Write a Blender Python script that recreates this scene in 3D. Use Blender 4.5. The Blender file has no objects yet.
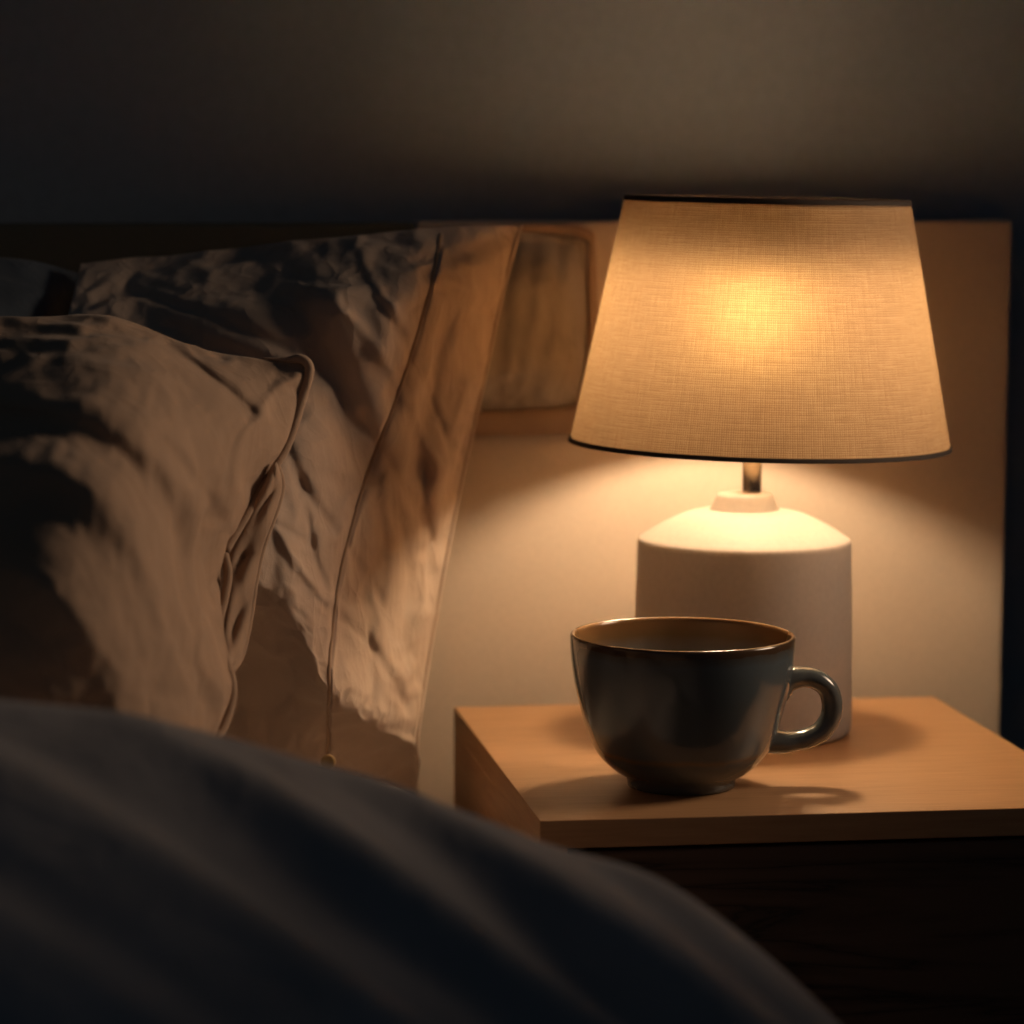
import bpy, bmesh, math, random
import numpy as np
from mathutils import Vector, Matrix
random.seed(3); np.random.seed(3)
S = bpy.context.scene
COL = S.collection

# ------------------------------------------------------------------ camera
F, PX, PY = 3000.0, 410.0, 512.0
VX, VY = 42.0, 160.0                       # vanishing point of the room's depth axis
CZ = 0.924
yv = Vector(((VX-PX)/F, (PY-VY)/F, -1)).normalized()
zv = Vector((0, 1, (PY-VY)/F)).normalized()
xv = yv.cross(zv)
M3 = Matrix((xv, yv, zv))                  # camera coords -> world coords
CAM = Vector((0, 0, CZ))
def at(x, y, D):                           # a photo point carried back to depth D of the room
    d = M3 @ Vector(((x-PX)/F, (PY-y)/F, -1))
    return CAM + d*(D/d.y)
def atz(x, y, z):
    d = M3 @ Vector(((x-PX)/F, (PY-y)/F, -1))
    return CAM + d*((z-CZ)/d.z)
cd = bpy.data.cameras.new('camera'); cam = bpy.data.objects.new('camera', cd); COL.objects.link(cam)
cam.matrix_world = Matrix.Translation(CAM) @ M3.to_4x4()
cd.sensor_width = 36; cd.lens = F/1024*36; cd.shift_x = (512-PX)/1024; cd.shift_y = 0
cd.clip_start = 0.02
cd.dof.use_dof = True; cd.dof.focus_distance = 1.77; cd.dof.aperture_fstop = 4.8
S.camera = cam

# ------------------------------------------------------------------ helpers
def tag(o, label=None, cat=None, group=None, kind=None):
    if label: o['label'] = label
    if cat: o['category'] = cat
    if group: o['group'] = group
    if kind: o['kind'] = kind
    return o
def empty(name, loc):
    o = bpy.data.objects.new(name, None); COL.objects.link(o); o.location = loc
    o.empty_display_size = .05
    return o
def link(name, me, mat, parent=None, smooth=True):
    o = bpy.data.objects.new(name, me); COL.objects.link(o)
    if mat: me.materials.append(mat)
    if smooth: me.polygons.foreach_set('use_smooth', [True]*len(me.polygons))
    if parent is not None: o.parent = parent
    return o
def from_bm(name, bm, mat, parent=None, smooth=True):
    bmesh.ops.recalc_face_normals(bm, faces=bm.faces)
    me = bpy.data.meshes.new(name); bm.to_mesh(me); bm.free()
    return link(name, me, mat, parent, smooth)
def box(bm, x0, x1, y0, y1, z0, z1, bev=0.0, seg=2):
    b = bmesh.new()
    bmesh.ops.create_cube(b, size=1)
    for v in b.verts:
        v.co = Vector((x0+(v.co.x+.5)*(x1-x0), y0+(v.co.y+.5)*(y1-y0), z0+(v.co.z+.5)*(z1-z0)))
    if bev: bmesh.ops.bevel(b, geom=b.edges[:], offset=bev, segments=seg, affect='EDGES', profile=.5)
    t = bpy.data.meshes.new('tmp'); b.to_mesh(t); b.free(); bm.from_mesh(t); bpy.data.meshes.remove(t)
def boxobj(name, dims, mat, parent=None, bev=0.001):
    bm = bmesh.new(); box(bm, *dims, bev=bev)
    return from_bm(name, bm, mat, parent, smooth=False)
def lathe(profile, n=96, close_top=False, close_bot=False):
    bm = bmesh.new(); rings = []
    for r, z in profile:
        rings.append([bm.verts.new((r*math.cos(2*math.pi*k/n), r*math.sin(2*math.pi*k/n), z)) for k in range(n)])
    for a, b in zip(rings, rings[1:]):
        for k in range(n):
            bm.faces.new((a[k], a[(k+1) % n], b[(k+1) % n], b[k]))
    if close_bot: bm.faces.new(rings[0][::-1])
    if close_top: bm.faces.new(rings[-1])
    return bm
def spl(pts, n):                            # Catmull-Rom resample, open
    P = np.array(pts, float); m = len(P); out = []
    Q = np.vstack([2*P[0]-P[1], P, 2*P[-1]-P[-2]])
    for t in np.linspace(0, m-1-1e-9, n):
        i = int(t); f = t-i; a, b, c, d = Q[i:i+4]
        out.append(.5*((2*b)+(-a+c)*f+(2*a-5*b+4*c-d)*f*f+(-a+3*b-3*c+d)*f**3))
    return np.array(out)
def tube(path, rad, n=10, squash=1.0, up=Vector((0, 1, 0))):
    bm = bmesh.new(); rings = []; m = len(path)
    path = [Vector(p) for p in path]
    for i, p in enumerate(path):
        t = (path[min(i+1, m-1)]-path[max(i-1, 0)]).normalized()
        s = t.cross(up)
        if s.length < 1e-4: s = t.cross(Vector((1, 0, 0)))
        s.normalize(); w = s.cross(t).normalized()
        r = rad[i] if hasattr(rad, '__len__') else rad
        rings.append([bm.verts.new(p+s*(r*math.cos(a))+w*(r*squash*math.sin(a))) for a in [2*math.pi*k/n for k in range(n)]])
    for a, b in zip(rings, rings[1:]):
        for k in range(n): bm.faces.new((a[k], a[(k+1) % n], b[(k+1) % n], b[k]))
    bm.faces.new(rings[0][::-1]); bm.faces.new(rings[-1])
    return bm

# ------------------------------------------------------------------ materials
def mat(name):
    m = bpy.data.materials.new(name); m.use_nodes = True
    nt = m.node_tree; b = nt.nodes['Principled BSDF']
    return m, nt, b
def N(nt, t, **k):
    n = nt.nodes.new(t)
    for a, v in k.items():
        if a in n.inputs: n.inputs[a].default_value = v
        else: setattr(n, a, v)
    return n
def ramp(nt, fac, stops):
    r = nt.nodes.new('ShaderNodeValToRGB'); e = r.color_ramp.elements
    while len(e) < len(stops): e.new(.5)
    for q, (p, c) in zip(e, stops): q.position = p; q.color = (*c, 1)
    nt.links.new(fac, r.inputs['Fac']); return r
def cotton(name, c, weave=1400, bump=.35, crinkle=.55):
    m, nt, b = mat(name); L = nt.links.new
    tc = N(nt, 'ShaderNodeTexCoord')
    n1 = N(nt, 'ShaderNodeTexNoise', Scale=14.0, Detail=5.0)
    L(tc.outputs['Object'], n1.inputs['Vector'])
    r = ramp(nt, n1.outputs['Fac'], [(.3, tuple(x*.86 for x in c)), (.7, tuple(min(1, x*1.08) for x in c))])
    L(r.outputs['Color'], b.inputs['Base Color'])
    b.inputs['Roughness'].default_value = .9
    b.inputs['Specular IOR Level'].default_value = .15
    b.inputs['Sheen Weight'].default_value = .12
    n2 = N(nt, 'ShaderNodeTexNoise', Scale=float(weave), Detail=2.0); L(tc.outputs['Object'], n2.inputs['Vector'])
    nor = None
    for sc, zsc, dist, st in ((15.0, .45, .0060, crinkle*.7), (34.0, .5, .0030, crinkle*.8), (85.0, .8, .0009, crinkle*.7)):
        mp = N(nt, 'ShaderNodeMapping'); mp.inputs['Scale'].default_value = (1, 1, zsc); mp.inputs['Rotation'].default_value = (.2, .35, 0)
        L(tc.outputs['Object'], mp.inputs['Vector'])
        n3 = N(nt, 'ShaderNodeTexNoise', Scale=sc, Detail=2.0, Distortion=.25); L(mp.outputs[0], n3.inputs['Vector'])
        a = N(nt, 'ShaderNodeMath', operation='MULTIPLY_ADD'); a.inputs[1].default_value = 2; a.inputs[2].default_value = -1; L(n3.outputs['Fac'], a.inputs[0])
        b_ = N(nt, 'ShaderNodeMath', operation='ABSOLUTE'); L(a.outputs[0], b_.inputs[0])
        c_ = N(nt, 'ShaderNodeMath', operation='POWER'); c_.inputs[1].default_value = .6; L(b_.outputs[0], c_.inputs[0])
        bp2 = N(nt, 'ShaderNodeBump', Strength=st, Distance=dist); bp2.invert = True; L(c_.outputs[0], bp2.inputs['Height'])
        if nor: L(nor, bp2.inputs['Normal'])
        nor = bp2.outputs['Normal']
    bp = N(nt, 'ShaderNodeBump', Strength=bump, Distance=.0006)
    L(n2.outputs['Fac'], bp.inputs['Height'])
    L(nor, bp.inputs['Normal']); L(bp.outputs['Normal'], b.inputs['Normal'])
    return m
def paint(name, c, rough=.85, scale=120.0, bs=.08):
    m, nt, b = mat(name); L = nt.links.new
    tc = N(nt, 'ShaderNodeTexCoord'); n = N(nt, 'ShaderNodeTexNoise', Scale=scale, Detail=4.0)
    L(tc.outputs['Object'], n.inputs['Vector'])
    r = ramp(nt, n.outputs['Fac'], [(.3, tuple(x*.95 for x in c)), (.7, tuple(x*1.04 for x in c))])
    L(r.outputs['Color'], b.inputs['Base Color']); b.inputs['Roughness'].default_value = rough
    b.inputs['Specular IOR Level'].default_value = .25
    bp = N(nt, 'ShaderNodeBump', Strength=bs, Distance=.001)
    L(n.outputs['Fac'], bp.inputs['Height']); L(bp.outputs['Normal'], b.inputs['Normal'])
    return m
def wood(name, c0, c1, axis='X', rough=.5, sc=1.0, line=.5):
    m, nt, b = mat(name); L = nt.links.new
    tc = N(nt, 'ShaderNodeTexCoord'); mp = N(nt, 'ShaderNodeMapping')
    s = {'X': (2.2, 30, 30), 'Y': (30, 2.2, 30)}[axis]
    mp.inputs['Scale'].default_value = tuple(v*sc for v in s)
    L(tc.outputs['Object'], mp.inputs['Vector'])
    n1 = N(nt, 'ShaderNodeTexNoise', Scale=1.4, Detail=6.0, Distortion=1.2); L(mp.outputs[0], n1.inputs['Vector'])
    mp2 = N(nt, 'ShaderNodeMapping'); mp2.inputs['Scale'].default_value = tuple(v*sc*4 for v in s)
    L(tc.outputs['Object'], mp2.inputs['Vector'])
    n2 = N(nt, 'ShaderNodeTexNoise', Scale=3.0, Detail=3.0); L(mp2.outputs[0], n2.inputs['Vector'])
    mul = N(nt, 'ShaderNodeMath', operation='MULTIPLY'); mul.inputs[1].default_value = 9.0
    L(n1.outputs['Fac'], mul.inputs[0])
    fr = N(nt, 'ShaderNodeMath', operation='PINGPONG'); fr.inputs[1].default_value = 1.0
    L(mul.outputs[0], fr.inputs[0])
    pw = N(nt, 'ShaderNodeMath', operation='POWER'); pw.inputs[1].default_value = .35
    L(fr.outputs[0], pw.inputs[0])
    mx = N(nt, 'ShaderNodeMix', data_type='FLOAT'); mx.inputs[0].default_value = line
    L(n2.outputs['Fac'], mx.inputs[2]); L(pw.outputs[0], mx.inputs[3])
    r = ramp(nt, mx.outputs[0], [(.25, c0), (.8, c1)])
    L(r.outputs['Color'], b.inputs['Base Color']); b.inputs['Roughness'].default_value = rough
    bp = N(nt, 'ShaderNodeBump', Strength=.12, Distance=.0006)
    L(mx.outputs[0], bp.inputs['Height']); L(bp.outputs['Normal'], b.inputs['Normal'])
    return m

M_wall = paint('wall_paint', (.36, .405, .45))
M_floor = wood('floor_wood', (.10, .06, .035), (.2, .12, .07), 'Y', .4)
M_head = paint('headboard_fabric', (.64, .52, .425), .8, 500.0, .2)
M_pillow = cotton('pillow_cotton', (.55, .42, .335))
M_pillow2 = cotton('front_pillow_cotton', (.42, .285, .20), crinkle=.32)
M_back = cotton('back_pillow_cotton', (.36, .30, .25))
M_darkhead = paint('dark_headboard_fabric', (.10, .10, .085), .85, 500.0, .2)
M_dark = cotton('shadow_pillow_cotton', (.07, .09, .12))  # deep shadow over the far pillow is put into this dark blue
M_sheet = cotton('sheet_cotton', (.66, .56, .50))
M_duvet = cotton('duvet_cotton', (.35, .335, .35), 900, .2, .3)
M_top = wood('oak_top', (.45, .232, .105), (.58, .325, .16), 'X', .42, 1.0, .28)
M_side = wood('oak_side', (.42, .20, .08), (.55, .29, .12), 'Y', .5, 1.0, .35)
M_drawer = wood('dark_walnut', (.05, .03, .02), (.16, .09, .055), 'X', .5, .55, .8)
M_ceramic = paint('lamp_ceramic', (.56, .51, .47), .6, 300.0, .03)

# ------------------------------------------------------------------ room
def quad(name, pts, m, kind='structure'):
    me = bpy.data.meshes.new(name); me.from_pydata(pts, [], [tuple(range(len(pts)))])
    o = link(name, me, m, None, False); tag(o, kind=kind); return o
# ------------------------------------------------------------------ nightstand
TZ = .55
nf = atz(540, 821, TZ); nb = atz(455, 707, TZ)
NX0, NY0, NY1 = nf.x, nf.y, nb.y
NX1 = atz(945, 703, TZ).x
HBY = NY1+.05                               # face of the headboard
WY = HBY+.056
bm = bmesh.new(); box(bm, -2.2, 1.8, WY, WY+.1, 0, 2.5); tag(from_bm('wall_back', bm, M_wall, None, False), kind='structure')
bm = bmesh.new(); box(bm, -2.2, 1.8, -1.2, WY, -.06, 0); tag(from_bm('floor', bm, M_floor, None, False), kind='structure')

ns = empty('nightstand', ((NX0+NX1)/2, (NY0+NY1)/2, 0))
tag(ns, 'light oak nightstand with dark drawer front holding the lamp and cup', 'nightstand')
def nbox(name, x0, x1, y0, y1, z0, z1, m, parent=ns, bev=.0012):
    c = ns.location
    o = boxobj(name, (x0-c.x, x1-c.x, y0-c.y, y1-c.y, z0, z1), m, parent, bev)
    return o
th = .0165
tt = nbox('tabletop', NX0, NX1, NY0, NY1, TZ-th, TZ, M_top, bev=.0006)
tt.data.materials.append(M_side)
for p_ in tt.data.polygons:
    if abs(p_.normal.x) > .9: p_.material_index = 1
for x0 in (NX0, NX1-.016):
    nbox('side_panel', x0, x0+.016, NY0+.0005, NY1, .12, TZ-th, M_side, bev=.0002)
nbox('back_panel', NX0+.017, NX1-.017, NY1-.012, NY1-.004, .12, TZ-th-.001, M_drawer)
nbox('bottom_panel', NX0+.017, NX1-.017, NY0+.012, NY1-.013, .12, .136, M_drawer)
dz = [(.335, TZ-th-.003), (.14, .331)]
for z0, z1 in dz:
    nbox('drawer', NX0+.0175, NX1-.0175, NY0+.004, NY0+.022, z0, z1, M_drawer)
for x0 in (NX0+.012, NX1-.042):
    for y0 in (NY0+.02, NY1-.05):
        nbox('leg', x0, x0+.03, y0, y0+.03, 0, .12, M_side)

# ------------------------------------------------------------------ bed: mattress, base, headboard
MZ = .497
MX1 = atz(447, 806, MZ).x
bed = empty('bed', (-.5, 1.1, 0))
tag(bed, 'bed with dark headboard and a pale side panel behind the nightstand', 'bed')
def bbox(name, x0, x1, y0, y1, z0, z1, m, bev):
    c = bed.location
    bm = bmesh.new(); box(bm, x0-c.x, x1-c.x, y0-c.y, y1-c.y, z0, z1, bev, 5)
    return from_bm(name, bm, m, bed, True)
hr = at(1013, 220, HBY)                     # top right corner of the headboard
hs = at(415, 220, HBY)
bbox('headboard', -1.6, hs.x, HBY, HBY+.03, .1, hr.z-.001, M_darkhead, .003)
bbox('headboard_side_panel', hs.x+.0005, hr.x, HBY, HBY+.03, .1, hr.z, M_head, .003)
bbox('bed_base', -1.45, MX1-.02, .2, HBY-.004, .1, .28, M_side, .01)
bbox('mattress', -1.46, MX1, .18, HBY-.004, .28, MZ-.004, M_sheet, .035)
for x, y in ((-1.4, .25), (MX1-.1, .25), (-1.4, HBY-.1), (MX1-.1, HBY-.1)):
    bbox('leg', x, x+.05, y, y+.05, 0, .1, M_side, .004)
# fitted sheet lying over the mattress, slightly crumpled beside the tall pillow
def heightfield(name, fn, x0, x1, nx, y0, y1, ny, m, thick=None):
    X = np.linspace(x0, x1, nx); Y = np.linspace(y0, y1, ny); vs = []
    for y in Y:
        for x in X: vs.append(fn(x, y))
    fs = [(j*nx+i, j*nx+i+1, (j+1)*nx+i+1, (j+1)*nx+i) for j in range(ny-1) for i in range(nx-1)]
    me = bpy.data.meshes.new(name); me.from_pydata(vs, [], fs)
    o = link(name, me, m)
    if thick:
        s = o.modifiers.new('solid', 'SOLIDIFY'); s.thickness = thick; s.offset = -1
    return o

# ------------------------------------------------------------------ cushion making
def noise2(nu, nv, fu, fv, seed):
    r = np.random.RandomState(seed); U, V = np.meshgrid(np.linspace(0, 1, nu), np.linspace(0, 1, nv))
    out = np.zeros_like(U)
    for k in range(14):
        a = r.uniform(-1, 1)*fu; b = r.uniform(-1, 1)*fv; p = r.uniform(0, 6.28)
        out += np.sin(2*np.pi*(a*U+b*V)+p)/(1+.12*(abs(a)+abs(b)))
    return out/14
def grid_surface(rows, nu, nv):              # rows of (px, py, D) control points -> nv x nu world points, plus their photo points
    R = [spl(r, nu) for r in rows]
    R = np.array(R)                          # rows x nu x 3
    out = np.stack([spl(R[:, i, :], nv) for i in range(nu)], axis=1)   # nv x nu x 3
    return out
def pdist(P, poly):                          # distance of photo points P (...,2) to a polyline
    best = np.full(P.shape[:-1], 1e9)
    poly = spl(poly, 40)
    for a, b in zip(poly, poly[1:]):
        ab = b-a; t = np.clip(((P-a)@ab)/(ab@ab+1e-9), 0, 1)
        best = np.minimum(best, np.linalg.norm(P-(a+t[..., None]*ab), axis=-1))
    return best
def crease(G, poly, w, d):                   # a fold: depth d (m) of width w (photo px)
    q = pdist(G[..., :2], poly); G[..., 2] += d*np.exp(-(q/w)**2)
def to_world(G):
    sh = G.shape[:2]; W = np.zeros(sh+(3,))
    for j in range(sh[0]):
        for i in range(sh[1]): W[j, i] = at(*G[j, i])
    return W
def cushion(name, Fw, back, m, origin, sim=None, seed=1, parent=None):
    """Fw: nv x nu x 3 front sheet; back: function(u,v) -> offset vector added to the Coons patch of the seam"""
    nv, nu = Fw.shape[:2]
    U, V = np.meshgrid(np.linspace(0, 1, nu), np.linspace(0, 1, nv)); U3, V3 = U[..., None], V[..., None]
    top, bot, lef, rig = Fw[0], Fw[-1], Fw[:, 0], Fw[:, -1]
    C = (1-V3)*top[None]+V3*bot[None]+(1-U3)*lef[:, None]+U3*rig[:, None] \
        - ((1-U3)*(1-V3)*Fw[0, 0]+U3*(1-V3)*Fw[0, -1]+(1-U3)*V3*Fw[-1, 0]+U3*V3*Fw[-1, -1])
    B = C+back(U, V)
    vs = [tuple(p-np.array(origin)) for p in Fw.reshape(-1, 3)]
    idx = np.arange(nu*nv).reshape(nv, nu); bidx = idx.copy()
    for j in range(1, nv-1):
        for i in range(1, nu-1):
            bidx[j, i] = len(vs); vs.append(tuple(B[j, i]-np.array(origin)))
    fs = []
    for j in range(nv-1):
        for i in range(nu-1):
            fs.append((idx[j, i], idx[j+1, i], idx[j+1, i+1], idx[j, i+1]))
            fs.append((bidx[j, i], bidx[j, i+1], bidx[j+1, i+1], bidx[j+1, i]))
    me = bpy.data.meshes.new(name); me.from_pydata(vs, [], [tuple(int(k) for k in f) for f in fs]); me.validate()
    o = link(name, me, m, parent); o.location = (0, 0, 0) if parent else origin
    if sim:
        g = o.vertex_groups.new(name='pin')
        edge = set(idx[0]) | set(idx[-1]) | set(idx[:, 0]) | set(idx[:, -1])
        g.add([int(k) for k in edge], 1.0, 'REPLACE')
        for cols in sim.get('pincols', []):
            g.add([int(k) for k in idx[:, cols]], 1.0, 'REPLACE')
        free = [k for k in range(len(vs)) if k not in edge]
        for k in free:
            try: w = g.weight(k)
            except RuntimeError: g.add([k], sim.get('hold', .0), 'REPLACE') if sim.get('hold', 0) else None
        c = o.modifiers.new('cloth', 'CLOTH'); s = c.settings
        s.quality = 6; s.mass = .2; s.tension_stiffness = 30; s.compression_stiffness = 30; s.shear_stiffness = 8
        s.bending_stiffness = sim.get('bend', .02); s.air_damping = 2; s.tension_damping = 10; s.compression_damping = 10
        s.effector_weights.gravity = 0
        s.vertex_group_mass = 'pin'; s.pin_stiffness = sim.get('pin', 1.0)
        s.shrink_min = s.shrink_max = -sim.get('grow', .05)
        s.use_pressure = True; s.uniform_pressure_force = sim.get('press', 1.5)
        c.collision_settings.use_collision = False
        n = sim.get('frames', 18)
        c.point_cache.frame_start = 1; c.point_cache.frame_end = n
        S.frame_start = 1; S.frame_end = n
        for f in range(1, n+1):
            S.frame_set(f)
        dg = bpy.context.evaluated_depsgraph_get()
        em = bpy.data.meshes.new_from_object(o.evaluated_get(dg))
        o.modifiers.clear(); old = o.data; o.data = em; bpy.data.meshes.remove(old)
        o.vertex_groups.clear()
        S.frame_set(1)
        bs = bmesh.new(); bs.from_mesh(o.data); bs.verts.ensure_lookup_table()
        mv = [bs.verts[k] for k in range(len(vs)) if k not in edge]
        for _ in range(sim.get('smooth', 3)): bmesh.ops.smooth_vert(bs, verts=mv, factor=.5, use_axis_x=True, use_axis_y=True, use_axis_z=True)
        bs.to_mesh(o.data); bs.free()
    for p in o.data.polygons: p.use_smooth = True
    ss = o.modifiers.new('sub', 'SUBSURF'); ss.levels = 1; ss.render_levels = 1
    return o
def prof(U, V, a=.55):
    return (np.clip(4*U*(1-U), 0, 1)**a)*(np.clip(4*V*(1-V), 0, 1)**a)
def seam(name, path, r, m, parent, origin, n=8):
    o = from_bm(name, tube([Vector(p)-Vector(origin) for p in path], r, n), m, parent)
    return o

# ------------------------------------------------------------------ tall pillow against the headboard
NU, NV = 110, 130
rows = [
 [(80, 262, 1.985), (190, 252, 1.99), (330, 237, 1.965), (445, 226, 1.965), (521, 224, 1.985)],
 [(66, 320, 1.92), (180, 305, 1.905), (320, 296, 1.875), (432, 290, 1.90), (503, 290, 1.985)],
 [(50, 400, 1.87), (170, 385, 1.85), (305, 375, 1.85), (403, 385, 1.89), (483, 385, 1.98)],
 [(40, 470, 1.83), (160, 465, 1.805), (290, 460, 1.815), (371, 470, 1.865), (464, 470, 1.97)],
 [(30, 530, 1.80), (150, 525, 1.775), (275, 530, 1.785), (345, 560, 1.835), (446, 560, 1.955)],
 [(25, 570, 1.79), (145, 570, 1.765), (268, 585, 1.775), (333, 640, 1.815), (430, 650, 1.935)],
 [(25, 610, 1.80), (145, 610, 1.775), (264, 620, 1.80), (331, 688, 1.805), (417, 741, 1.905)],
 [(25, 690, 1.87), (145, 690, 1.86), (262, 690, 1.86), (330, 722, 1.85), (418, 762, 1.935)],
 [(25, 794, 1.93), (145, 788, 1.92), (260, 775, 1.91), (330, 770, 1.90), (414, 791, 1.965)],
]
G = grid_surface(rows, NU, NV)
crease(G, [(240, 262), (290, 300), (330, 370), (360, 440), (368, 470)], 26, .019)
crease(G, [(420, 245), (395, 300), (385, 350)], 16, -.012)
crease(G, [(330, 300), (360, 380), (385, 430)], 22, -.012)
crease(G, [(455, 300), (440, 350), (425, 420), (420, 470)], 12, .012)
crease(G, [(470, 380), (450, 440), (432, 500)], 8, -.008)
crease(G, [(410, 420), (425, 520), (418, 600)], 9, .008)
crease(G, [(130, 290), (180, 340), (260, 370)], 25, .012)
crease(G, [(300, 480), (310, 540), (325, 590)], 6, .006)
crease(G, [(270, 500), (290, 550), (330, 600)], 7, -.006)
crease(G, [(340, 600), (380, 640), (410, 690)], 8, -.006)
for pl, wd, dp in (([(345, 310), (390, 370), (440, 470)], 5, -.006), ([(380, 300), (420, 380), (452, 450)], 5, .006), ([(360, 420), (400, 480), (432, 540)], 5, .005),
                   ([(400, 520), (408, 580), (402, 640)], 5, .006), ([(385, 480), (392, 560), (380, 640)], 5, -.005), ([(425, 560), (420, 620), (408, 690)], 5, -.005),
                   ([(355, 560), (370, 620), (372, 700)], 5, .005), ([(345, 540), (380, 600), (395, 660)], 4, .004), ([(280, 430), (300, 480), (335, 530)], 5, .005),
                   ([(255, 510), (280, 525), (310, 545)], 4, .004), ([(150, 300), (220, 320), (290, 350)], 7, .005), ([(360, 250), (380, 290), (410, 330)], 6, -.006)):
    crease(G, pl, wd, dp)
scol = int(.75*(NU-1))
for di, dd in ((0, .006), (-1, .003), (1, .003)): G[6:-2, scol+di, 2] += dd
nz = noise2(NU, NV, 9, 7, 5)*.006+noise2(NU, NV, 22, 16, 8)*.003
msk = np.ones((NV, NU)); msk[:2] = 0; msk[-2:] = 0; msk[:, :2] = 0; msk[:, -2:] = 0
G[..., 2] += nz*msk
W = to_world(G); org = tuple(W[-1, NU//2]+np.array([0, .03, 0]))
def bk(U, V):
    o = np.zeros(U.shape+(3,)); o[..., 1] = .055*prof(U, V)*(1-.75*U**3); return o
tall = cushion('tall_pillow', W, bk, M_pillow, org,
    dict(pincols=[scol], smooth=1, grow=.045, press=1.2, frames=16, bend=.012, hold=.12))
tag(tall, 'large beige cotton pillow with stitched hem standing upright beside the nightstand', 'pillow')
me = tall.data
co = np.zeros(len(me.vertices)*3); me.vertices.foreach_get('co', co); co = co.reshape(-1, 3)
fr = co[:NU*NV].reshape(NV, NU, 3)
st = seam('hem_stitching', [fr[j, scol]+np.array([0, -.0012, 0])+np.array(org) for j in range(2, NV-2)], .0011, M_pillow2, tall, org, 6)
rp = seam('edge_seam', [fr[j, -1]+np.array(org) for j in range(NV)]+[fr[-1, i]+np.array(org) for i in range(NU-2, scol, -1)], .0016, M_pillow, tall, org, 8)
bm = lathe([(.0001, -.0018), (.0035, -.0016), (.0048, 0), (.0040, .0014), (.0028, .0010), (.0001, .0012)], 24)
m_btn, nt, b = mat('button_horn'); b.inputs['Base Color'].default_value = (.42, .28, .12, 1); b.inputs['Roughness'].default_value = .3
btn = from_bm('button', bm, m_btn, tall); btn.rotation_euler = (math.radians(80), 0, 0)
btn.location = at(328, 762, 1.84)-Vector(org); tag(btn, 'small tan button')

# ------------------------------------------------------------------ flanged pillow tucked behind it
NU2, NV2 = 60, 60
rows = [
 [(330, 246, 2.057), (400, 240, 2.055), (470, 234, 2.055), (530, 232, 2.057), (584, 240, 2.062)],
 [(325, 290, 2.037), (400, 285, 2.022), (480, 280, 2.025), (540, 280, 2.033), (587, 285, 2.061)],
 [(325, 330, 2.033), (400, 330, 2.017), (480, 330, 2.022), (540, 330, 2.033), (588, 330, 2.061)],
 [(325, 375, 2.037), (400, 375, 2.022), (480, 375, 2.025), (540, 370, 2.033), (585, 370, 2.061)],
 [(330, 412, 2.057), (400, 412, 2.057), (470, 411, 2.057), (530, 409, 2.057), (576, 404, 2.062)],
]
G = grid_surface(rows, NU2, NV2)
for x in (505, 528, 552): crease(G, [(x+6, 245), (x, 300), (x-14-.3*(x-528), 395)], 9, .004)
W = to_world(G); org2 = tuple(W[NV2-1, NU2//2])
def bk2(U, V):
    o = np.zeros(U.shape+(3,)); o[..., 1] = (HBY-2.060)*1.0*prof(U, V); return o
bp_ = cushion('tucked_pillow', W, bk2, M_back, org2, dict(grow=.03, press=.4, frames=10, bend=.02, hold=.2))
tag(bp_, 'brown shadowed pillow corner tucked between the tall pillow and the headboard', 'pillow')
# flange around it
fo = [(330, 436), (400, 436), (480, 436), (560, 434), (588, 430), (594, 400), (597, 330), (595, 250), (588, 229), (540, 223), (470, 229), (330, 240)]
fi = [(330, 412), (400, 412), (470, 411), (530, 409), (576, 404), (585, 370), (588, 330), (587, 285), (584, 240), (530, 232), (470, 234), (330, 246)]
A = [at(x, y, 2.061) for x, y in spl(fo, 80)]; Bq = [at(x, y, 2.061) for x, y in spl(fi, 80)]
bm = bmesh.new(); va = [bm.verts.new(p-Vector(org2)) for p in A]; vb = [bm.verts.new(p-Vector(org2)) for p in Bq]
for i in range(79): bm.faces.new((va[i], va[i+1], vb[i+1], vb[i]))
fl = from_bm('flange', bm, M_pillow2, bp_); sm = fl.modifiers.new('s', 'SOLIDIFY'); sm.thickness = .003
tag(fl, 'paler flat border')

# ------------------------------------------------------------------ far pillow in the dark on the left
rows = [
 [(-330, 275, 1.99), (-180, 258, 1.985), (-60, 256, 1.98), (30, 259, 1.98), (100, 275, 2.03)],
 [(-330, 350, 1.92), (-180, 340, 1.89), (-60, 330, 1.89), (40, 330, 1.93), (100, 330, 2.02)],
 [(-330, 500, 1.87), (-180, 500, 1.80), (-60, 500, 1.79), (-20, 500, 1.83), (20, 500, 1.96)],
 [(-330, 650, 1.87), (-180, 650, 1.82), (-60, 650, 1.80), (-30, 650, 1.84), (0, 650, 1.94)],
 [(-330, 790, 1.93), (-180, 790, 1.91), (-60, 790, 1.91), (-25, 790, 1.92), (0, 790, 1.94)],
]
for r in rows: 
    for i, p in enumerate(r): r[i] = (p[0]-8, p[1], p[2])
G = grid_surface(rows, 50, 50)
W = to_world(G); org3 = tuple(W[-1, 25])
def bk3(U, V):
    o = np.zeros(U.shape+(3,)); o[..., 1] = .06*prof(U, V); return o
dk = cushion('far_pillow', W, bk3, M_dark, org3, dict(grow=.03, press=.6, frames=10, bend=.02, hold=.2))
tag(dk, 'pillow with deep bluish shadow put into its colour at the far left behind the front pillow', 'pillow')

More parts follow.
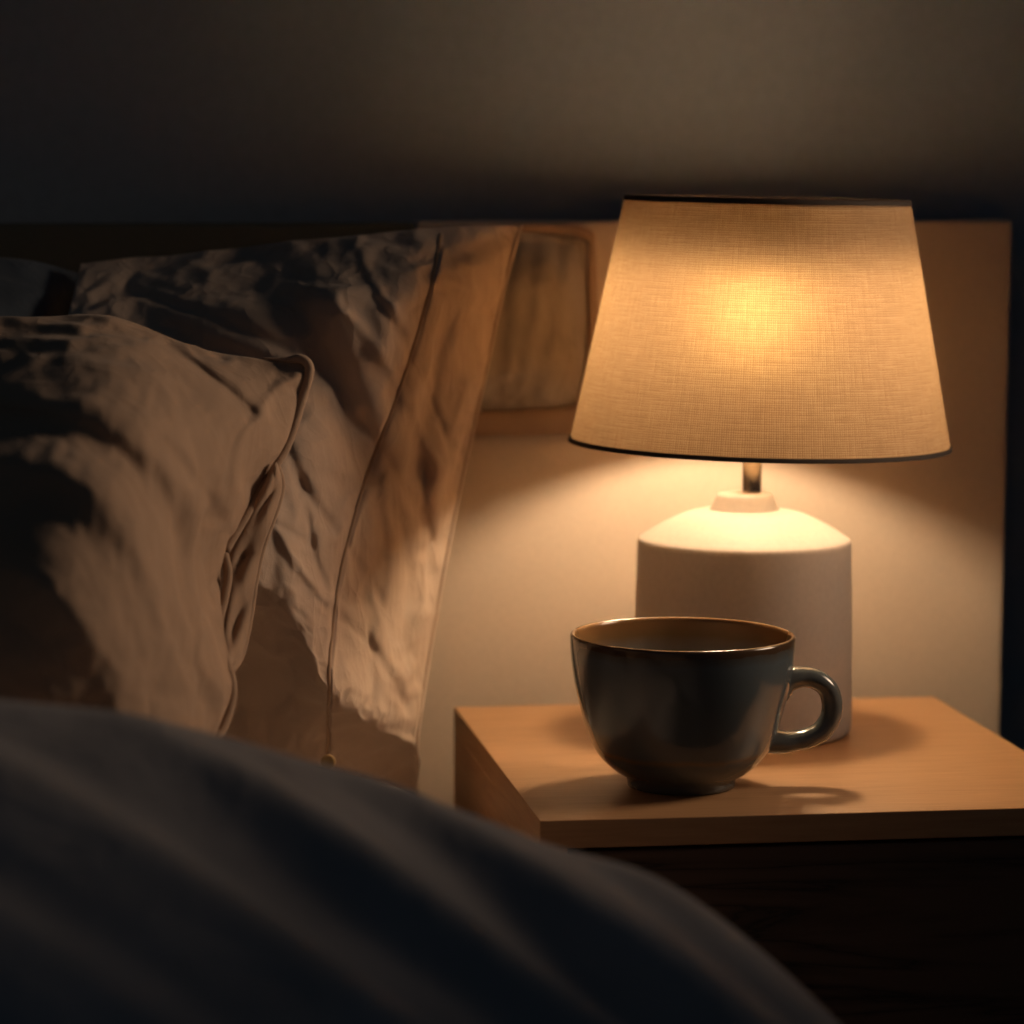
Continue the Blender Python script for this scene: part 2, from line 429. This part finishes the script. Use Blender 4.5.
# ------------------------------------------------------------------ front pillow with piped edge
NU, NV = 110, 120
rows = [
 [(-170, 322, 1.72), (0, 318, 1.72), (110, 317, 1.72), (205, 349, 1.722), (306, 364, 1.715)],
 [(-170, 350, 1.64), (0, 346, 1.64), (112, 346, 1.645), (205, 371, 1.675), (303, 395, 1.71)],
 [(-170, 410, 1.56), (0, 400, 1.555), (110, 400, 1.565), (200, 420, 1.615), (288, 440, 1.70)],
 [(-170, 500, 1.49), (0, 480, 1.485), (105, 480, 1.50), (185, 495, 1.57), (258, 495, 1.69)],
 [(-170, 600, 1.44), (0, 560, 1.44), (95, 560, 1.46), (165, 560, 1.53), (224, 553, 1.675)],
 [(-170, 690, 1.42), (0, 630, 1.42), (90, 630, 1.44), (162, 630, 1.50), (224, 625, 1.65)],
 [(-170, 770, 1.43), (0, 710, 1.42), (90, 700, 1.44), (165, 695, 1.49), (232, 690, 1.62)],
 [(-170, 850, 1.46), (0, 800, 1.45), (90, 790, 1.455), (160, 780, 1.49), (216, 742, 1.60)],
 [(-170, 890, 1.52), (0, 895, 1.52), (90, 890, 1.52), (150, 870, 1.55), (205, 850, 1.60)],
]
for r_ in rows[1:]:
    r_[0] = (r_[0][0], r_[0][1], r_[0][2]+.09); r_[1] = (r_[1][0], r_[1][1], r_[1][2]+.025)
G = grid_surface(rows, NU, NV)
crease(G, [(-60, 418), (30, 428), (90, 442), (140, 480), (172, 530), (188, 572)], 22, .018)
crease(G, [(-40, 455), (60, 470), (110, 500), (140, 545), (158, 590)], 20, -.006)
crease(G, [(0, 505), (55, 520), (105, 565), (135, 620), (150, 680)], 24, .006)
crease(G, [(0, 560), (60, 590), (100, 640), (120, 700)], 24, -.004)
crease(G, [(0, 610), (50, 640), (85, 700)], 24, .004)
crease(G, [(90, 325), (165, 345), (215, 380), (252, 414)], 6, .009)
crease(G, [(0, 330), (90, 333), (140, 344)], 5, .004)
crease(G, [(298, 375), (270, 395), (245, 440), (235, 480)], 7, -.006)
crease(G, [(225, 550), (215, 510), (185, 470), (160, 440)], 7, .008)
crease(G, [(225, 560), (200, 600), (190, 660)], 9, .010)
crease(G, [(232, 690), (205, 660), (196, 620)], 8, -.008)
nz = noise2(NU, NV, 8, 7, 15)*.006+noise2(NU, NV, 20, 15, 18)*.0025
msk = np.ones((NV, NU)); msk[:2] = 0; msk[-2:] = 0; msk[:, :2] = 0; msk[:, -2:] = 0
G[..., 2] += nz*msk
W = to_world(G); org4 = tuple(W[-1, NU//2])
def bk4(U, V):
    o = np.zeros(U.shape+(3,)); p = prof(U, V); o[..., 1] = .05*p; o[..., 2] = .0*p; return o
fp = cushion('front_pillow', W, bk4, M_pillow2, org4, dict(grow=.045, press=1.0, frames=16, bend=.012, hold=.12))
tag(fp, 'brown cotton pillow with piped edge leaning in front of the tall pillow', 'pillow')
pip = [(262, 358, 1.717), (285, 360, 1.717), (300, 359, 1.715), (308, 364, 1.713), (309, 374, 1.712), (303, 396, 1.71), (289, 440, 1.70), (275, 466, 1.694), (258, 495, 1.688), (240, 525, 1.68), (225, 551, 1.672)]
seam('piping', [at(*p) for p in spl(pip, 70)], [.0028*min(1, .1+i/14) for i in range(70)], M_pillow2, fp, org4, 10)
pip2 = [(224, 553, 1.672), (228, 575, 1.668), (224, 600, 1.66), (219, 625, 1.65), (224, 655, 1.635), (232, 682, 1.622), (231, 705, 1.615), (222, 730, 1.605), (213, 742, 1.60), (205, 775, 1.60)]
seam('piping', [at(*p) for p in spl(pip2, 70)], .0026, M_pillow2, fp, org4, 10)
# loose back flap of the open pillowcase end
fo = [(275, 462, 1.70), (281, 482, 1.705), (277, 505, 1.705), (262, 548, 1.70), (255, 580, 1.695), (249, 620, 1.685), (241, 655, 1.67), (230, 672, 1.64)]
fi = [(274, 466, 1.70), (262, 490, 1.70), (246, 517, 1.70), (228, 548, 1.70), (225, 580, 1.69), (222, 620, 1.68), (224, 650, 1.66), (229, 672, 1.64)]
pa, pb = spl(fo, 60), spl(fi, 60); gv = []
for i in range(60):
    for k in range(13):
        t = k/12; p = pb[i]*(1-t)+pa[i]*t
        p[2] += -.012-.006*math.sin(math.pi*t)+.005*math.sin(i*.42+t*5)*math.sin(math.pi*t)*(1 if i > 26 else .4)-.004*math.sin(9*t)*(1-t)
        gv.append(at(*p)-Vector(org4))
me = bpy.data.meshes.new('flap'); me.from_pydata(gv, [], [(i*13+k, i*13+k+1, (i+1)*13+k+1, (i+1)*13+k) for i in range(59) for k in range(12)])
fl = link('opening_flap', me, M_pillow2, fp); sm = fl.modifiers.new('s', 'SOLIDIFY'); sm.thickness = .0012
q = fl.modifiers.new('sub', 'SUBSURF'); q.levels = q.render_levels = 1
o = from_bm('flap_piping', tube([at(*p)-Vector(org4) for p in pa], .0023, 10), M_pillow2, fl)

# ------------------------------------------------------------------ duvet in the foreground
sil = np.array([(-.30, .698), (-.10, .695), (-.02, .689), (.04, .680), (.094, .666), (.14, .650), (.18, .634), (.225, .618), (.27, .602), (.292, .588), (.312, .572), (.335, .553), (.36, .53), (.39, .49), (.41, .44), (.42, .38), (.424, .30)])
DC = 1.31
arc = np.concatenate([[0], np.cumsum(np.linalg.norm(np.diff(sil, axis=0), axis=1))]); arc /= arc[-1]
def duvet_pt(u, y):
    x = np.interp(u, arc, sil[:, 0]); z = np.interp(u, arc, sil[:, 1])
    t = (y-DC)
    top = max(0.0, min(1.0, (z-.40)/.2))
    if t > 0: zz = z-(.085-math.sqrt(max(0, .085**2-min(t, .084)**2)))*1.9*top   # rolls down towards the pillows
    else:     zz = z-(.18*(-t)+.30*t*t)*top                # falls gently to the near side
    s = u*5.2
    c = .66*x+.75*(y-1.2)+.008*math.sin(14*(y-1.0)+6*x)
    am = .35+.65/(1+math.exp(-(x-.10)*30))
    fold = am*(.009*math.cos(2*math.pi*(c-.095)/.092)+.004*math.cos(2*math.pi*(c-.10)/.043+9*x))
    e = (-.75*(x-.215)+.66*(y-1.18))
    fold -= .018*math.exp(-((c-.128)/.020)**2-(e/.07)**2)+.010*math.exp(-((c-.05)/.022)**2-((e-.09)/.08)**2)
    env = 1/(1+math.exp(-(.0-(y-DC)+(-.015))*60))
    zz += fold*env*top
    return (x, y, zz)
smx = np.linspace(0, 1, 130)
vs = []; ys = np.linspace(.72, 1.393, 150)
def sstep(a): return a*a*(3-2*a)
for y in ys:
    for u in smx: vs.append(duvet_pt(u, y))
fs = [(j*130+i, j*130+i+1, (j+1)*130+i+1, (j+1)*130+i) for j in range(149) for i in range(129)]
vs = np.array(vs); o0 = np.array([0, 1.2, MZ])
# keep the cloth on or above the mattress where it lies on the bed
on = vs[:, 0] < MX1+.01
vs[on, 2] = np.maximum(vs[on, 2], MZ+.016)
grid = vs.reshape(150, 130, 3)
for _ in range(3):
    grid[:, 1:-1] = .25*grid[:, :-2]+.5*grid[:, 1:-1]+.25*grid[:, 2:]
    grid[1:-1] = .25*grid[:-2]+.5*grid[1:-1]+.25*grid[2:]
me = bpy.data.meshes.new('duvet'); me.from_pydata([tuple(p-o0) for p in grid.reshape(-1, 3)], [], fs)
dv = link('duvet', me, M_duvet); dv.location = o0
sd = dv.modifiers.new('s', 'SOLIDIFY'); sd.thickness = .010; sd.offset = -1
q = dv.modifiers.new('sub', 'SUBSURF'); q.levels = q.render_levels = 1
tag(dv, 'rumpled slate blue duvet spread over the bed in the foreground', 'duvet')

# ------------------------------------------------------------------ cup
fc = atz(681, 797, TZ); CR = .0325
cup_c = Vector((at(681, 780, fc.y+CR).x, fc.y+CR, TZ))
outer = [(.0001, .0025), (.029, .0025), (.0303, 0), (.0320, .0005), (.0325, .0035), (.0330, .0060), (.0395, .0095), (.0452, .0142), (.0495, .0188), (.0538, .0258), (.0572, .0345), (.0600, .0440), (.0640, .0605), (.0662, .0745), (.0672, .0860), (.0673, .0912)]
lip = [(.0667, .0922), (.0657, .0926), (.0647, .0920)]
inner = [(.0642, .0905), (.0638, .083), (.0625, .070), (.0595, .055), (.0555, .040), (.0495, .027), (.041, .0175), (.030, .012), (.015, .0095), (.0001, .009)]
P = [tuple(p) for p in spl(outer[6:], 50)]
prof_c = outer[:6]+P+lip+[tuple(p) for p in spl(inner, 50)]
m_cup, nt, b = mat('cup_glaze'); L = nt.links.new
tc = N(nt, 'ShaderNodeTexCoord'); sx = N(nt, 'ShaderNodeSeparateXYZ'); L(tc.outputs['Object'], sx.inputs[0])
nn = N(nt, 'ShaderNodeTexNoise', Scale=55.0, Detail=5.0); L(tc.outputs['Object'], nn.inputs['Vector'])
ln = N(nt, 'ShaderNodeVectorMath', operation='LENGTH'); 
cx = N(nt, 'ShaderNodeCombineXYZ'); L(sx.outputs['X'], cx.inputs['X']); L(sx.outputs['Y'], cx.inputs['Y']); L(cx.outputs[0], ln.inputs[0])
# outside glaze: slate with faint throwing rings
wv = N(nt, 'ShaderNodeMath', operation='MULTIPLY'); wv.inputs[1].default_value = 11.0; L(sx.outputs['Z'], wv.inputs[0])
ad = N(nt, 'ShaderNodeMath', operation='MULTIPLY_ADD'); ad.inputs[1].default_value = .06; L(nn.outputs['Fac'], ad.inputs[0]); L(wv.outputs[0], ad.inputs[2])
ro = ramp(nt, ad.outputs[0], [(.0, (.08, .098, .108)), (.20, (.10, .12, .132)), (.255, (.09, .105, .112)), (.285, (.16, .12, .08)), (.315, (.10, .12, .132)), (.93, (.095, .114, .126)), (.995, (.08, .07, .06)), (1.0, (.07, .04, .02))])
ri = ramp(nt, ad.outputs[0], [(.0, (.17, .155, .14)), (.84, (.19, .17, .15)), (.93, (.20, .115, .05)), (1.0, (.26, .13, .05))])
sub = N(nt, 'ShaderNodeNewGeometry')
# inside / outside by facing: inner wall normals point to the axis
dt = N(nt, 'ShaderNodeVectorMath', operation='DOT_PRODUCT')
tn = N(nt, 'ShaderNodeVectorTransform', vector_type='NORMAL', convert_from='WORLD', convert_to='OBJECT'); L(sub.outputs['Normal'], tn.inputs[0])
L(tn.outputs[0], dt.inputs[0]); L(cx.outputs[0], dt.inputs[1])
lt = N(nt, 'ShaderNodeMath', operation='LESS_THAN'); lt.inputs[1].default_value = .012; L(dt.outputs['Value'], lt.inputs[0])
gt = N(nt, 'ShaderNodeMath', operation='GREATER_THAN'); gt.inputs[1].default_value = .0083; L(sx.outputs['Z'], gt.inputs[0])
an = N(nt, 'ShaderNodeMath', operation='MULTIPLY'); L(lt.outputs[0], an.inputs[0]); L(gt.outputs[0], an.inputs[1])
mx = N(nt, 'ShaderNodeMix', data_type='RGBA'); L(an.outputs[0], mx.inputs[0]); L(ro.outputs['Color'], mx.inputs[6]); L(ri.outputs['Color'], mx.inputs[7])
L(mx.outputs[2], b.inputs['Base Color'])
b.inputs['Roughness'].default_value = .16; b.inputs['Specular IOR Level'].default_value = .55
b.inputs['Coat Weight'].default_value = .3; b.inputs['Coat Roughness'].default_value = .08
bp = N(nt, 'ShaderNodeBump', Strength=.06, Distance=.001); L(nn.outputs['Fac'], bp.inputs['Height']); L(bp.outputs['Normal'], b.inputs['Normal'])
cup = from_bm('cup', lathe(prof_c, 128), m_cup); cup.location = cup_c
tag(cup, 'wide slate blue ceramic cup with brown rim on the nightstand', 'cup')
m_hnd, nt, b = mat('handle_glaze'); L = nt.links.new
tc = N(nt, 'ShaderNodeTexCoord'); nn = N(nt, 'ShaderNodeTexNoise', Scale=60.0, Detail=4.0); L(tc.outputs['Object'], nn.inputs['Vector'])
r = ramp(nt, nn.outputs['Fac'], [(.35, (.11, .125, .13)), (.65, (.15, .15, .14))]); L(r.outputs['Color'], b.inputs['Base Color'])
b.inputs['Roughness'].default_value = .16; b.inputs['Coat Weight'].default_value = .3
hp = [(776, 692), (786, 681), (800, 677), (815, 679), (827, 688), (832, 703), (830, 718), (821, 731), (808, 738), (794, 741), (782, 742), (764, 740)]
hpts = [at(x, y, cup_c.y-.004)-cup_c for x, y in spl(hp, 60)]
hr_ = [.0062+.0022*max(0, 1-i/12)+.002*max(0, (i-48)/11) for i in range(60)]
hd = from_bm('handle', tube(hpts, hr_, 20, 1.25), m_hnd, cup)

# ------------------------------------------------------------------ lamp
fl_ = atz(743, 752, TZ); LR = .0715
lc = Vector((at(741.5, 735, fl_.y+LR).x, fl_.y+LR, TZ))
lamp = empty('table_lamp', lc)
tag(lamp, 'glowing table lamp with tapered linen shade and pale ceramic base on nightstand', 'lamp')
px = lc.y/F                                  # metres per photo px at the lamp
def hz(y): return at(743, y, lc.y).z-TZ
zs, zc0, zc1 = hz(538), hz(509), hz(493)
body = [(.0001, .0035), (.066, .0035), (.0665, 0.0), (.0690, .0008), (.0712, .0035), (.0718, .008)]
body += [tuple(p) for p in spl([(.0718, .008), (.0716, .04), (.0708, .08), (.0698, zs-.004)], 14)][1:]
body += [(.0696, zs-.0018), (.0690, zs-.0003), (.0680, zs+.0006)]
body += [tuple(p) for p in spl([(.0680, zs+.0006), (.055, zs+.0085), (.038, zs+.0165), (.0225, zc0), ], 16)][1:]
from_bm('ceramic_base', lathe(body, 128), M_ceramic, lamp)
from_bm('collar', lathe([(.0222, zc0-.001), (.0205, zc0+.003), (.0188, zc1-.003), (.0180, zc1-.0008), (.0168, zc1), (.0001, zc1)], 64), M_ceramic, lamp)
m_met, nt, b = mat('brushed_steel'); b.inputs['Metallic'].default_value = 1; b.inputs['Roughness'].default_value = .25; b.inputs['Base Color'].default_value = (.45, .40, .34, 1)
n_ = N(nt, 'ShaderNodeTexNoise', Scale=200.0); tc = N(nt, 'ShaderNodeTexCoord'); nt.links.new(tc.outputs['Object'], n_.inputs['Vector'])
bp = N(nt, 'ShaderNodeBump', Strength=.05, Distance=.0005); nt.links.new(n_.outputs['Fac'], bp.inputs['Height']); nt.links.new(bp.outputs['Normal'], b.inputs['Normal'])
sh_b, sh_t = hz(445), hz(198)
ox = at(752, 470, lc.y).x-lc.x
pole = from_bm('pole', lathe([(.0062, zc1-.001), (.0062, sh_b+.02), (.0001, sh_b+.02)], 32), m_met, lamp); pole.location.x = ox
m_sock = paint('socket_plastic', (.75, .70, .62), .5)
bz = hz(315)                                 # bulb centre
sock = from_bm('bulb_socket', lathe([(.0001, sh_b+.018), (.013, sh_b+.018), (.0145, sh_b+.024), (.0145, bz-.030), (.0135, bz-.026), (.0001, bz-.026)], 32), m_sock, lamp); sock.location.x = ox
m_bulb, nt, b = mat('bulb_glow')
b.inputs['Base Color'].default_value = (1, .9, .75, 1)
b.inputs['Emission Color'].default_value = (1.0, .74, .45, 1); b.inputs['Emission Strength'].default_value = 168.0
bulb = from_bm('bulb', lathe([(.0001, -.028), (.011, -.027), (.013, -.020), (.019, -.010), (.0225, 0), (.0225, .008), (.019, .018), (.011, .0245), (.0001, .0265)], 24), m_bulb, lamp)
bulb.location = (ox, 0, bz)
# shade
ax_b, ax_t = at(759, 448, lc.y).x-lc.x, at(767, 202, lc.y).x-lc.x
RB, RT = 194*px, 144*px
shade_root = Vector((ax_b, 0, sh_b)); H = sh_t-sh_b; tilt = math.atan2((ax_t-ax_b), H)
n, k = 160, 24
bm = bmesh.new(); uvl = bm.loops.layers.uv.new('UVMap'); rings = []
for j in range(k+1):
    t = j/k; R = RB+(RT-RB)*t
    rings.append([bm.verts.new((R*math.cos(2*math.pi*i/n), R*math.sin(2*math.pi*i/n), H*t)) for i in range(n)])
for j in range(k):
    for i in range(n):
        f = bm.faces.new((rings[j][i], rings[j][(i+1) % n], rings[j+1][(i+1) % n], rings[j+1][i]))
        for lp, (a, c) in zip(f.loops, ((i, j), (i+1, j), (i+1, j+1), (i, j+1))): lp[uvl].uv = (a/n, c/k)
m_sh = bpy.data.materials.new('linen_shade'); m_sh.use_nodes = True; nt = m_sh.node_tree; L = nt.links.new
for x in list(nt.nodes): nt.nodes.remove(x)
out = N(nt, 'ShaderNodeOutputMaterial'); uv = N(nt, 'ShaderNodeUVMap'); uv.uv_map = 'UVMap'
sp = N(nt, 'ShaderNodeSeparateXYZ'); L(uv.outputs[0], sp.inputs[0])
def threads(src, freq, warp, sc):
    mp = N(nt, 'ShaderNodeMapping'); mp.inputs['Scale'].default_value = sc; L(uv.outputs[0], mp.inputs['Vector'])
    nz_ = N(nt, 'ShaderNodeTexNoise', Scale=1.0, Detail=3.0); L(mp.outputs[0], nz_.inputs['Vector'])
    a = N(nt, 'ShaderNodeMath', operation='MULTIPLY_ADD'); a.inputs[1].default_value = warp; L(nz_.outputs['Fac'], a.inputs[0])
    q_ = N(nt, 'ShaderNodeMath', operation='MULTIPLY'); q_.inputs[1].default_value = freq*2*math.pi; L(src, q_.inputs[0]); L(q_.outputs[0], a.inputs[2])
    s_ = N(nt, 'ShaderNodeMath', operation='SINE'); L(a.outputs[0], s_.inputs[0])
    return s_, nz_
tu, nu_ = threads(sp.outputs['X'], 520, 6, (260, 9, 1))
tv, nv_ = threads(sp.outputs['Y'], 112, 6, (30, 70, 1))
mlt = N(nt, 'ShaderNodeMath', operation='ADD'); L(tu.outputs[0], mlt.inputs[0]); L(tv.outputs[0], mlt.inputs[1])
nsum = N(nt, 'ShaderNodeMath', operation='ADD'); L(nu_.outputs['Fac'], nsum.inputs[0]); L(nv_.outputs['Fac'], nsum.inputs[1])
m1 = N(nt, 'ShaderNodeMath', operation='MULTIPLY_ADD'); m1.inputs[1].default_value = .13; m1.inputs[2].default_value = .40; L(mlt.outputs[0], m1.inputs[0])
m2 = N(nt, 'ShaderNodeMath', operation='MULTIPLY_ADD'); m2.inputs[1].default_value = .25; L(nsum.outputs[0], m2.inputs[0]); L(m1.outputs[0], m2.inputs[2])
rr = ramp(nt, m2.outputs[0], [(.55, (.42, .27, .16)), (1.0, (.86, .66, .44))])
rr.color_ramp.elements[1].position = 1.0
rt = ramp(nt, m2.outputs[0], [(.30, (.085, .050, .026)), (1.0, (.215, .137, .076))])
df = N(nt, 'ShaderNodeBsdfDiffuse'); tl = N(nt, 'ShaderNodeBsdfTranslucent'); ash = N(nt, 'ShaderNodeMixShader'); ash.inputs[0].default_value = .5
L(rr.outputs['Color'], df.inputs['Color']); L(rt.outputs['Color'], tl.inputs['Color'])
rf = N(nt, 'ShaderNodeBsdfRefraction', Roughness=1.0, IOR=1.4); rc = ramp(nt, m2.outputs[0], [(.30, (.16, .095, .03)), (1.0, (.40, .27, .10))]); L(rc.outputs['Color'], rf.inputs['Color'])
tsh = N(nt, 'ShaderNodeMixShader'); tsh.inputs[0].default_value = .065; L(tl.outputs[0], tsh.inputs[1]); L(rf.outputs[0], tsh.inputs[2])
L(df.outputs[0], ash.inputs[1]); L(tsh.outputs[0], ash.inputs[2]); L(ash.outputs[0], out.inputs['Surface'])
shade = from_bm('lamp_shade', bm, m_sh, lamp); shade.location = shade_root; shade.rotation_euler = (0, tilt, 0)
m_trim = paint('dark_trim', (.055, .040, .032), .8)
for nm, R, z, h in (('bottom_trim', RB, 0, .0028), ('top_trim', RT, H-.0030, .0034)):
    sl = (RT-RB)/H
    o = from_bm(nm, lathe([(R+.0012, z), (R+.0012+sl*h, z+h), (R-.0008+sl*h, z+h), (R-.0008, z), (R+.0012, z)], 160), m_trim, shade)
m_dif, nt, b = mat('added_diffuser'); b.inputs['Base Color'].default_value = (.5, .45, .38, 1); b.inputs['Roughness'].default_value = .6
b.inputs['Transmission Weight'].default_value = 0.0
tr = N(nt, 'ShaderNodeBsdfTranslucent'); tr.inputs['Color'].default_value = (.70, .60, .52, 1); mxs = N(nt, 'ShaderNodeMixShader'); mxs.inputs[0].default_value = .6
nt.links.new(b.outputs[0], mxs.inputs[1]); nt.links.new(tr.outputs[0], mxs.inputs[2]); nt.links.new(mxs.outputs[0], nt.nodes['Material Output'].inputs['Surface'])
bm = bmesh.new(); bmesh.ops.create_circle(bm, cap_ends=True, radius=RT-.002, segments=96)
for v in bm.verts: v.co.z = H-.006
from_bm('added_top_diffuser', bm, m_dif, shade, False)  # added unseen disc that spreads a soft glow onto the wall above
# spokes that carry the shade, plus an added unseen ring that darkens its top
bm = bmesh.new(); zr = bz-sh_b
for a in (.5, .5+2*math.pi/3, .5+4*math.pi/3):
    q = tube([(.056*math.cos(a), .056*math.sin(a), zr+.040), (RT*.9*math.cos(a), RT*.9*math.sin(a), zr+.060), ((RT-.001)*math.cos(a), (RT-.001)*math.sin(a), H-.008)], .0012, 8)
    t = bpy.data.meshes.new('t'); q.to_mesh(t); q.free(); bm.from_mesh(t); bpy.data.meshes.remove(t)
q = lathe([(.056, zr+.024), (.056, zr+.050), (.0545, zr+.050), (.0545, zr+.024), (.056, zr+.024)], 64)
t = bpy.data.meshes.new('t'); q.to_mesh(t); q.free(); bm.from_mesh(t); bpy.data.meshes.remove(t)
from_bm('carrier_with_shadow_ring', bm, m_sock, shade)

# ------------------------------------------------------------------ light
w = bpy.data.worlds.new('world'); S.world = w; w.use_nodes = True
bg = w.node_tree.nodes['Background']; bg.inputs['Color'].default_value = (.42, .60, .80, 1); bg.inputs['Strength'].default_value = .018
def area(name, loc, target, size, e, c):
    l = bpy.data.lights.new(name, 'AREA'); l.size = size; l.energy = e; l.color = c
    o = bpy.data.objects.new(name, l); COL.objects.link(o); o.location = loc
    o.rotation_euler = (Vector(target)-Vector(loc)).to_track_quat('-Z', 'Y').to_euler()
    return o
area('window_light', (-1.3, -.6, 2.0), (.2, 1.8, .6), .9, 0.11, (.5, .70, 1.0))
sl_ = bpy.data.lights.new('fill_spot', 'SPOT'); sl_.energy = 17; sl_.color = (1.0, .72, .49); sl_.spot_size = math.radians(58); sl_.spot_blend = 1.0; sl_.shadow_soft_size = .15  # added warm fill light out of view, brightens the pillows
so = bpy.data.objects.new('fill_spot', sl_); COL.objects.link(so); so.location = (1.05, 1.70, 1.02)
so.rotation_euler = (Vector((.20, 1.66, .73))-so.location).to_track_quat('-Z', 'Y').to_euler()
S.view_settings.view_transform = 'Standard'
S.view_settings.look = 'None'
S.view_settings.exposure = 0
